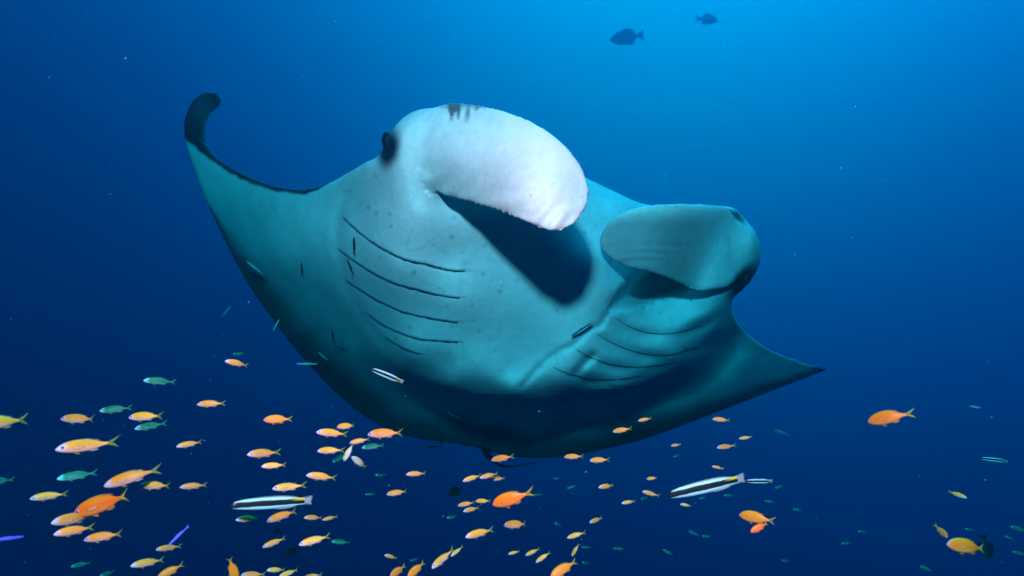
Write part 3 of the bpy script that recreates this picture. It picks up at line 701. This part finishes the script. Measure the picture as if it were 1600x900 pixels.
def fish(code, hu, hv, tu, tv, label, depth=None, var=None, yaw=None, off=None):
    nm, shape, mb, mf, cat, grp = KINDS[code]
    px = math.hypot(tu - hu, tv - hv); cu, cv = (hu + tu) / 2, (hv + tv) / 2
    if yaw is None: yaw = random.choice([-1, 1]) * random.uniform(0, 36)
    if off is not None:
        depth = (surf_depth(cu, cv) or 2.5) - off
    if depth is None:
        if code in 'aox': depth = F * 0.080 * (px / 70) ** 0.9 / px
        elif code == 'g': depth = min(2.3, max(1.5, F * 0.06 / px))
        elif code == 'w': depth = F * 0.145 / px
        elif code == 'b': depth = 1.0
        else: depth = F * 0.1 / px
    depth = max(depth, 0.75)
    L = (0.91 if code in 'aogx' else 0.97) * px / F * depth / math.cos(math.radians(yaw))
    X = Vector((tu - hu, 0, -(tv - hv))).normalized()
    Y = Vector((0, 1, 0)) if tu >= hu else Vector((0, -1, 0))
    Z = X.cross(Y)
    R = Matrix((X, Y, Z)).transposed()
    # turn with the line of sight so that the fish shows its flank as photographed
    view = P(cu, cv, 1).normalized(); q = Vector((0, 1, 0)).rotation_difference(view).to_matrix()
    R = q @ R @ Matrix.Rotation(math.radians(yaw), 3, 'Z') @ Matrix.Rotation(math.radians(random.uniform(-9, 9)), 3, 'X')
    if var is None:
        var = random.choice([0, 1, 2, 3, 4]) + (5 if code == 'o' else 0)
    lst = meshes_for(shape, var)
    M4 = Matrix.Translation(P(cu, cv, depth)) @ R.to_4x4() @ Matrix.Scale(L, 4)
    if px < 21:                                           # too small to show its parts: one mesh
        keyj = (shape, var, code, 'one')
        if keyj not in MESHES:
            bm = bmesh.new(); me = bpy.data.meshes.new(nm)
            for pn, geo, slot in lst:
                if pn in ('eye', 'pectoral_fin'): continue
                t0 = len(bm.faces); bm.from_mesh(geo)
                bm.faces.ensure_lookup_table()
                for f in bm.faces[t0:]: f.material_index = 0 if slot == 0 else 1
            bm.to_mesh(me); bm.free(); me.materials.clear(); me.materials.append(mb); me.materials.append(mf)
            MESHES[keyj] = me
        o = bpy.data.objects.new(nm, MESHES[keyj]); C.objects.link(o); o.matrix_world = M4
        tag(o, label, cat, grp); return o
    root = bpy.data.objects.new(nm, None); C.objects.link(root); root.empty_display_size = 0.2
    root.matrix_world = M4; tag(root, label, cat, grp)
    for pn, geo, slot in lst:
        if pn == 'eye':
            if code in 'kpbdf': continue
            s, ex, ez, er, hw = geo
            o = bpy.data.objects.new('eye', EYE_ME); C.objects.link(o); o.parent = root
            o.location = (ex, s * hw, ez); o.scale = (er, er * 0.6, er)
            continue
        if pn == 'pectoral_fin' and px < 40: continue
        o = bpy.data.objects.new(pn, geo); C.objects.link(o); o.parent = root
        o.material_slots[0].link = 'OBJECT'; o.material_slots[0].material = mb if slot == 0 else (M_PECT if pn == 'pectoral_fin' or (pn in ('dorsal_fin', 'anal_fin') and code == 'a') else M_FINR if code == 'o' and pn != 'tail_fin' else mf)
    return root

# ---- one row per fish: kind, nose (u,v), tail (u,v), label
FISH = [
 ('a', -40, 664, 42, 657, 'yellow anthias cut off by the left edge with only its forked tail in view'),
 ('a', 96, 652, 152, 658, 'yellow anthias with drooping tail left of the small green fish at far left'),
 ('a', 202, 651, 255, 651, 'pink and yellow anthias right above a small blue-headed green fish'),
 ('a', 92, 699, 181, 694, 'largest yellow anthias at far left with long upper tail streamer'),
 ('a', 276, 697, 317, 691, 'small orange-headed anthias alone right of the largest yellow anthias'),
 ('a', 308, 631, 353, 631, 'yellow anthias level with the top row, highest but one at left'),
 ('a', 166, 757, 247, 734, 'big pink-bellied anthias swimming nose down with its tail raised at lower left'),
 ('a', 217, 757, 270, 761, 'yellow anthias tucked behind the big tail-raised anthias'),
 ('a', 281, 760, 325, 759, 'yellow anthias just right of the pair at lower left'),
 ('a', 50, 777, 105, 773, 'yellow-backed anthias with bluish head near the left edge'),
 ('o', 118, 800, 206, 774, 'deep orange anthias with purple face and long forked tail at lower left'),
 ('a', 83, 814, 152, 807, 'yellow anthias right beneath the deep orange purple-faced one', 1.14),
 ('a', 87, 832, 148, 826, 'yellow anthias second beneath the deep orange one at lower left', 1.10),
 ('a', 133, 841, 192, 836, 'dull yellow anthias third and rightmost beneath the deep orange one', 1.12),
 ('a', 244, 857, 285, 855, 'small pale yellow anthias touching the thin blue fish'),
 ('a', 205, 882, 259, 876, 'yellow anthias near the bottom edge below the thin blue fish'),
 ('o', 246, 903, 287, 882, 'orange anthias cut by the bottom edge at lower left'),
 ('a', 351, 563, 391, 573, 'topmost anthias, pale orange, alone under the left wing'),
 ('o', 411, 655, 459, 656, 'rounded orange anthias with purple eye below the left wing'),
 ('a', 386, 709, 440, 708, 'yellow anthias below the rounded orange one'),
 ('a', 493, 674, 546, 680, 'pink-bellied anthias at the left of the tight cluster under the body'),
 ('a', 524, 667, 560, 665, 'small yellow anthias behind the pink-bellied one in the cluster'),
 ('a', 572, 678, 634, 677, 'largest yellow anthias of the cluster under the body, at its right'),
 ('a', 495, 704, 538, 704, 'orange-yellow anthias lowest on the left of the cluster'),
 ('a', 545, 692, 580, 686, 'small yellow anthias in the middle of the cluster above the twisting pale fish'),
 ('x', 537, 722, 553, 690, 'white fish standing upright with a yellow tail patch in the cluster'),
 ('x', 548, 712, 577, 736, 'white fish diving away with yellow forked tail under the cluster'),
 ('a', 408, 728, 449, 727, 'pale pink anthias between the striped wrasse and the row above', 1.16),
 ('a', 477, 741, 529, 749, 'deep-bodied yellow anthias with its head raised above the striped wrasse'),
 ('a', 425, 762, 480, 760, 'pinkish anthias directly above the big striped wrasse at left'),
 ('a', 368, 811, 409, 810, 'plain orange-yellow anthias below the nose of the striped wrasse'),
 ('a', 416, 814, 468, 797, 'pink anthias nose down directly below the striped wrasse'),
 ('a', 474, 808, 507, 810, 'small yellow anthias below the tail of the striped wrasse'),
 ('a', 503, 812, 529, 807, 'tiny dull yellow anthias following the one below the wrasse tail'),
 ('a', 410, 854, 448, 841, 'slim yellow anthias nose down above the bottom, left of a bigger one'),
 ('a', 466, 850, 519, 838, 'bright yellow anthias nose down with a green fish behind its tail'),
 ('o', 371, 912, 356, 868, 'curved orange anthias swimming straight down at the bottom edge'),
 ('a', 376, 897, 417, 899, 'yellow anthias on the bottom edge beside the one swimming down'),
 ('a', 416, 890, 449, 891, 'small yellow anthias just above the bottom edge'),
 ('a', 435, 901, 468, 890, 'olive yellow anthias half below the bottom edge, tail raised'),
 ('a', 474, 902, 503, 899, 'yellow anthias showing only its back at the bottom edge'),
 ('a', 602, 772, 640, 768, 'pale pink anthias alone below the cluster, left of centre'),
 ('a', 633, 741, 668, 740, 'small pale anthias alone under the middle of the body'),
 ('a', 600, 867, 621, 873, 'tiny olive anthias near the bottom left of centre'),
 ('o', 609, 901, 636, 882, 'orange anthias at the bottom edge, left of a similar pair'),
 ('o', 636, 902, 666, 877, 'orange-red anthias at the bottom edge left of the yellow one nose down'),
 ('a', 766, 719, 805, 713, 'yellow anthias just under the rear edge at the tail'),
 ('a', 880, 714, 914, 713, 'deep yellow anthias under the rear edge, left of a white-bellied one'),
 ('a', 920, 720, 954, 718, 'white-bellied anthias under the rear edge'),
 ('a', 722, 752, 754, 742, 'first of two yellow anthias nose to tail below the tail'),
 ('a', 748, 747, 781, 739, 'second of two yellow anthias nose to tail below the tail'),
 ('a', 765, 749, 792, 747, 'small olive anthias below the nose to tail pair'),
 ('a', 714, 790, 744, 785, 'small tan anthias left of the big orange one, in a trio'),
 ('a', 742, 783, 768, 783, 'small olive anthias touching the nose side of the big orange one'),
 ('a', 723, 799, 750, 793, 'small tan anthias lowest of the trio beside the big orange one'),
 ('o', 767, 788, 833, 771, 'big orange anthias with raised tail at the bottom centre'),
 ('a', 725, 839, 776, 827, 'olive and pale blue anthias below and left of the big orange one'),
 ('a', 784, 820, 830, 820, 'pale yellow anthias directly below the big orange one'),
 ('a', 674, 887, 710, 859, 'orange-yellow anthias diving steeply near the bottom'),
 ('a', 704, 869, 724, 854, 'small olive anthias behind the tail of the steep diving one'),
 ('a', 793, 866, 814, 861, 'small green-yellow anthias left of a yellow pair near the bottom'),
 ('a', 820, 868, 845, 857, 'plump yellow anthias, left of the yellow pair near the bottom'),
 ('a', 836, 879, 862, 862, 'yellow anthias with white chin, right of the yellow pair near the bottom'),
 ('o', 858, 902, 905, 875, 'big orange-yellow anthias cut by the bottom edge right of centre'),
 ('a', 893, 869, 905, 850, 'small orange anthias nearly upright above the one at the bottom edge'),
 ('a', 920, 817, 944, 808, 'small tan anthias tail up, right of centre'),
 ('a', 885, 841, 916, 831, 'olive yellow anthias nose down, right of the pale yellow one'),
 ('a', 956, 675, 989, 669, 'yellow anthias in front of the dark rear of the manta'),
 ('a', 996, 658, 1020, 653, 'small yellow anthias highest in front of the dark rear of the manta'),
 ('a', 1112, 655, 1143, 657, 'yellow anthias under the right wing near its rear edge'),
 ('a', 1120, 700, 1149, 696, 'yellow anthias under the right wing, above the striped wrasse'),
 ('a', 1154, 686, 1177, 682, 'small olive anthias under the right wing'),
 ('a', 1048, 697, 1065, 694, 'tiny orange-yellow anthias below the rear edge, right of centre'),
 ('a', 1112, 729, 1131, 732, 'tiny tan anthias just above the tail half of the right striped wrasse'),
 ('a', 1009, 749, 1030, 746, 'small tan anthias above the pinkish one left of the right striped wrasse'),
 ('a', 1003, 768, 1031, 775, 'small pinkish anthias at the nose of the right striped wrasse'),
 ('a', 934, 762, 962, 758, 'small yellow anthias with pale chin at lower centre right'),
 ('a', 970, 787, 995, 782, 'small orange-yellow anthias below and left of the right striped wrasse'),
 ('a', 1062, 788, 1083, 791, 'small tan anthias directly beneath the right striped wrasse'),
 ('o', 1154, 805, 1211, 814, 'bright orange anthias above a smaller one right of the striped wrasse'),
 ('o', 1172, 832, 1202, 816, 'round orange anthias tucked under the bright one at right', 1.05),
 ('o', 1357, 661, 1423, 643, 'vivid orange anthias with purple eye alone at right'),
 ('o', 1479, 839, 1461, 820, 'thin orange anthias heading down at lower right'),
 ('o', 1481, 853, 1546, 856, 'orange and white anthias at lower right beside a dark fish'),
 ('a', 1509, 777, 1481, 768, 'small greenish anthias facing right at far right'),
 # green and blue ones
 ('g', 157, 641, 207, 638, 'dim green fish with cyan head between two yellow anthias at far left'),
 ('g', 212, 669, 260, 662, 'green fish with bright cyan head right under a yellow anthias at left'),
 ('g', 225, 593, 276, 599, 'highest green fish, white-cyan head, under the left wing'),
 ('g', 92, 746, 152, 740, 'long green fish with cyan head at lower left'),
 ('g', -20, 752, 20, 751, 'dim green fish cut by the left edge'),
 ('g', 112, 884, 142, 880, 'dim green fish near the bottom left corner'),
 ('g', 157, 899, 180, 893, 'dim green fish on the bottom edge at left'),
 ('g', 564, 699, 603, 696, 'green fish with pale face right of the twisting white fish'),
 ('g', 519, 722, 545, 708, 'teal fish behind the upright white fish'),
 ('g', 517, 845, 550, 849, 'green fish behind the tail of a bright yellow anthias'),
 ('g', 586, 742, 604, 742, 'tiny teal fish below the cluster, upper of two'),
 ('g', 570, 772, 588, 772, 'tiny teal fish below the cluster, lower of two'),
 ('g', 364, 553, 384, 552, 'tiny teal fish just above the topmost anthias'),
 ('g', 697, 809, 718, 806, 'green fish left of the olive and pale blue anthias'),
 ('g', 640, 876, 656, 872, 'dim teal fish near the bottom beside the orange-red anthias'),
 ('g', 864, 748, 877, 747, 'tiny teal fish under the deep yellow anthias'),
 ('g', 886, 763, 901, 758, 'tiny olive green fish under the white-bellied anthias'),
 ('g', 834, 773, 848, 773, 'tiny teal fish right of the tail of the big orange anthias'),
 ('g', 866, 817, 880, 822, 'tiny grey green fish right of the pale yellow anthias'),
 ('g', 908, 855, 925, 855, 'small teal fish right of the small upright orange anthias'),
 ('g', 909, 879, 924, 880, 'faint brownish green fish at the bottom right of centre'),
 ('g', 958, 857, 978, 858, 'faint olive green fish low, right of centre'),
 ('g', 1052, 714, 1064, 709, 'tiny green fish below the tiny orange-yellow one right of centre'),
 ('g', 1001, 780, 1014, 776, 'tiny green fish under the small pinkish anthias'),
 ('g', 1131, 774, 1147, 774, 'tiny green fish below the tail of the right striped wrasse'),
 ('g', 1093, 779, 1105, 777, 'tiny green fish under the belly of the right striped wrasse'),
 ('g', 1211, 763, 1225, 758, 'tiny teal fish right of the smaller striped wrasse'),
 ('g', 1195, 783, 1210, 784, 'tiny teal fish above the tail of the bright orange anthias'),
 ('g', 1239, 796, 1253, 797, 'faint teal fish right of the bright orange anthias'),
 ('g', 1076, 830, 1094, 837, 'dim green fish below the right striped wrasse, left of two'),
 ('g', 1097, 838, 1113, 838, 'dim brown green fish below the right striped wrasse, right of two'),
 ('g', 1036, 859, 1052, 867, 'faint green fish near the bottom, nose up'),
 ('g', 1221, 876, 1236, 877, 'faint green fish near the bottom below the orange pair'),
 ('g', 1341, 831, 1358, 832, 'faint round green fish low in the right part'),
 ('g', 1315, 850, 1330, 848, 'faint teal fish low in the right part, below the round green one'),
 ('g', 1438, 886, 1458, 893, 'faint green fish on the bottom edge at right'),
 ('g', 1509, 827, 1524, 829, 'tiny green fish above the orange and white anthias'),
 ('g', 1581, 824, 1606, 831, 'green fish cut by the right edge'),
 ('g', 1571, 838, 1584, 843, 'thin teal fish near the right edge, upper'),
 ('g', 1584, 863, 1604, 867, 'thin teal fish near the right edge, lower'),
 # striped
 ('w', 362, 787, 488, 785, 'large black and white striped wrasse at lower left', None, 0, 4),
 ('w', 1043, 777, 1166, 744, 'large black and white striped wrasse with yellow tail at lower right', None, 1, 8),
 ('w', 1165, 753, 1209, 751, 'smaller curved striped wrasse at the tail of the large right one', 1.3, 3, 12),
 ('w', 579, 576, 632, 598, 'white striped wrasse with yellow tail against the dark underside', 1.3, 1, 10),
 ('w', 1535, 718, 1574, 719, 'small curved striped wrasse alone at far right', 1.7, 3, 15),
 ('w', 1208, 672, 1233, 680, 'faint striped wrasse below the right wing tip', 3.0, 0, 10),
 # pale or dark little ones by the manta
 ('p', 386, 408, 412, 430, 'thin pale fish at the dark rear margin of the left wing', None, 1, 10, 0.15),
 ('p', 436, 499, 426, 518, 'tiny pale green fish at the left wing rear edge', 2.4, 0, 20),
 ('p', 360, 478, 347, 496, 'faint pale fish in open water left of the left wing', 3.2, 0, 20),
 ('p', 497, 550, 512, 563, 'tiny pale fish against the dark left underside', None, 0, 10, 0.2),
 ('p', 463, 568, 497, 569, 'thin pale fish level above the cluster at the left underside', 2.3, 0, 10),
 ('p', 697, 643, 724, 656, 'thin pale fish against the darkest part of the underside', None, 1, 10, 0.25),
 ('w', 893, 525, 926, 503, 'small arched cleaner fish on the chin between the gills', None, 4, 8, 0.03),
 ('k', 553, 369, 553, 399, 'dark upright cleaner fish between the first two gill slits', None, 0, 25, 0.02),
 ('k', 543, 406, 552, 430, 'dark cleaner fish between the second and third gill slits', None, 1, 25, 0.02),
 ('k', 471, 409, 471, 431, 'dark upright cleaner fish on the left wing root', None, 0, 25, 0.03),
 ('k', 523, 541, 541, 546, 'dark cleaner fish lying level on the left underside', None, 0, 10, 0.05),
 ('k', 518, 515, 521, 537, 'dark cleaner fish upright on the left underside', None, 0, 20, 0.05),
 ('k', 664, 699, 690, 697, 'dark slender fish under the rear edge of the body', 3.0, 1, 10),
 ('k', 692, 680, 687, 703, 'dark slender fish upright at the rear edge of the body', 3.05, 0, 25),
 # dark silhouettes
 ('f', 953, 62, 1007, 55, 'dark oval fish silhouette high in the blue water at the top', 22.5, 0, 15),
 ('f', 1122, 33, 1087, 28, 'faint distant fish silhouette at the top right of the dark oval one', 23.6, 0, 15),
 ('d', 699, 773, 724, 763, 'black fish silhouette left of the nose to tail anthias pair', 2.2, 0, 30),
 ('d', 427, 825, 440, 834, 'small black fish above the slim yellow anthias at lower left', 2.2, 0, 20),
 ('d', 444, 863, 470, 861, 'black fish silhouette near the bottom left under the bright yellow anthias', 2.4, 0, 20),
 ('f', 1541, 874, 1538, 836, 'dark grey fish standing upright behind the orange and white anthias', 3.4, 0, 30),
 ('p', 1531, 637, 1516, 635, 'small pale round fish seen head on at right', 1.6, 0, 60),
 # thin blue
 ('b', 264, 852, 294, 822, 'thin electric blue fish slanting up from a pale anthias', 1.1, 0, 5),
 ('b', 33, 841, -14, 843, 'thin electric blue fish at the left edge near the reef', 1.0, 0, 5),
]
for row in FISH: fish(*row)

# ------------------------------------------------------------------ drifting plankton
def plankton():
    bm = bmesh.new()
    for k in range(420):
        d = random.uniform(1.1, 3.0); u, v = random.uniform(-150, 1750), random.uniform(-80, 980)
        sd_ = surf_depth(u, v)
        if sd_ and d > sd_ - 0.15: continue
        r = random.uniform(0.0004, 0.0013) * (0.6 + 0.4 * d)
        m = Matrix.Translation(P(u, v, d)) @ Matrix.Rotation(random.uniform(0, 6), 4, 'Y') @ Matrix.Diagonal((1, 1, random.uniform(.5, 1.6), 1))
        bmesh.ops.create_icosphere(bm, subdivisions=1, radius=r, matrix=m)
    me = bpy.data.meshes.new('plankton'); bm.to_mesh(me); bm.free()
    mt = simple_mat('plankton_translucent', (0.2, 0.5, 0.55), 0.6); mt.node_tree.nodes['Principled BSDF'].inputs['Alpha'].default_value = 0.45
    o = mesh_obj('plankton', me, mt)
    tag(o, 'pale specks of plankton drifting through the blue water', 'plankton', kind='stuff')
plankton()

# ------------------------------------------------------------------ the water itself
def haze():
    bm = bmesh.new(); bmesh.ops.create_cube(bm, size=1.0)
    for v in bm.verts: v.co = Vector((v.co.x * 46, v.co.y * 27 + 10.5, v.co.z * 22 - 0.7))
    me = bpy.data.meshes.new('haze'); bm.to_mesh(me); bm.free()
    m = bpy.data.materials.new('sea_water'); m.use_nodes = True; t = m.node_tree; t.nodes.clear()
    pv = N(t, 'ShaderNodeVolumePrincipled'); o_ = N(t, 'ShaderNodeOutputMaterial')
    sca = (0.0, 0.013, 0.023); ab = (1.50, 0.034, 0.010)      # per metre: red is swallowed first
    pv.inputs['Density'].default_value = 2.0
    pv.inputs['Color'].default_value = (*[x / 2 for x in sca], 1)
    pv.inputs['Absorption Color'].default_value = tuple(max(0.0, 1 - a / 2.0 / (1 - s)) ** 2 for a, s in zip(ab, [x / 2 for x in sca])) + (1,)
    pv.inputs['Anisotropy'].default_value = 0.8
    t.links.new(pv.outputs[0], o_.inputs['Volume'])
    o = bpy.data.objects.new('haze', me); C.objects.link(o); me.materials.append(m)
    tag(o, 'clear blue sea water fading distant fish into blue', 'water', kind='stuff')
haze()
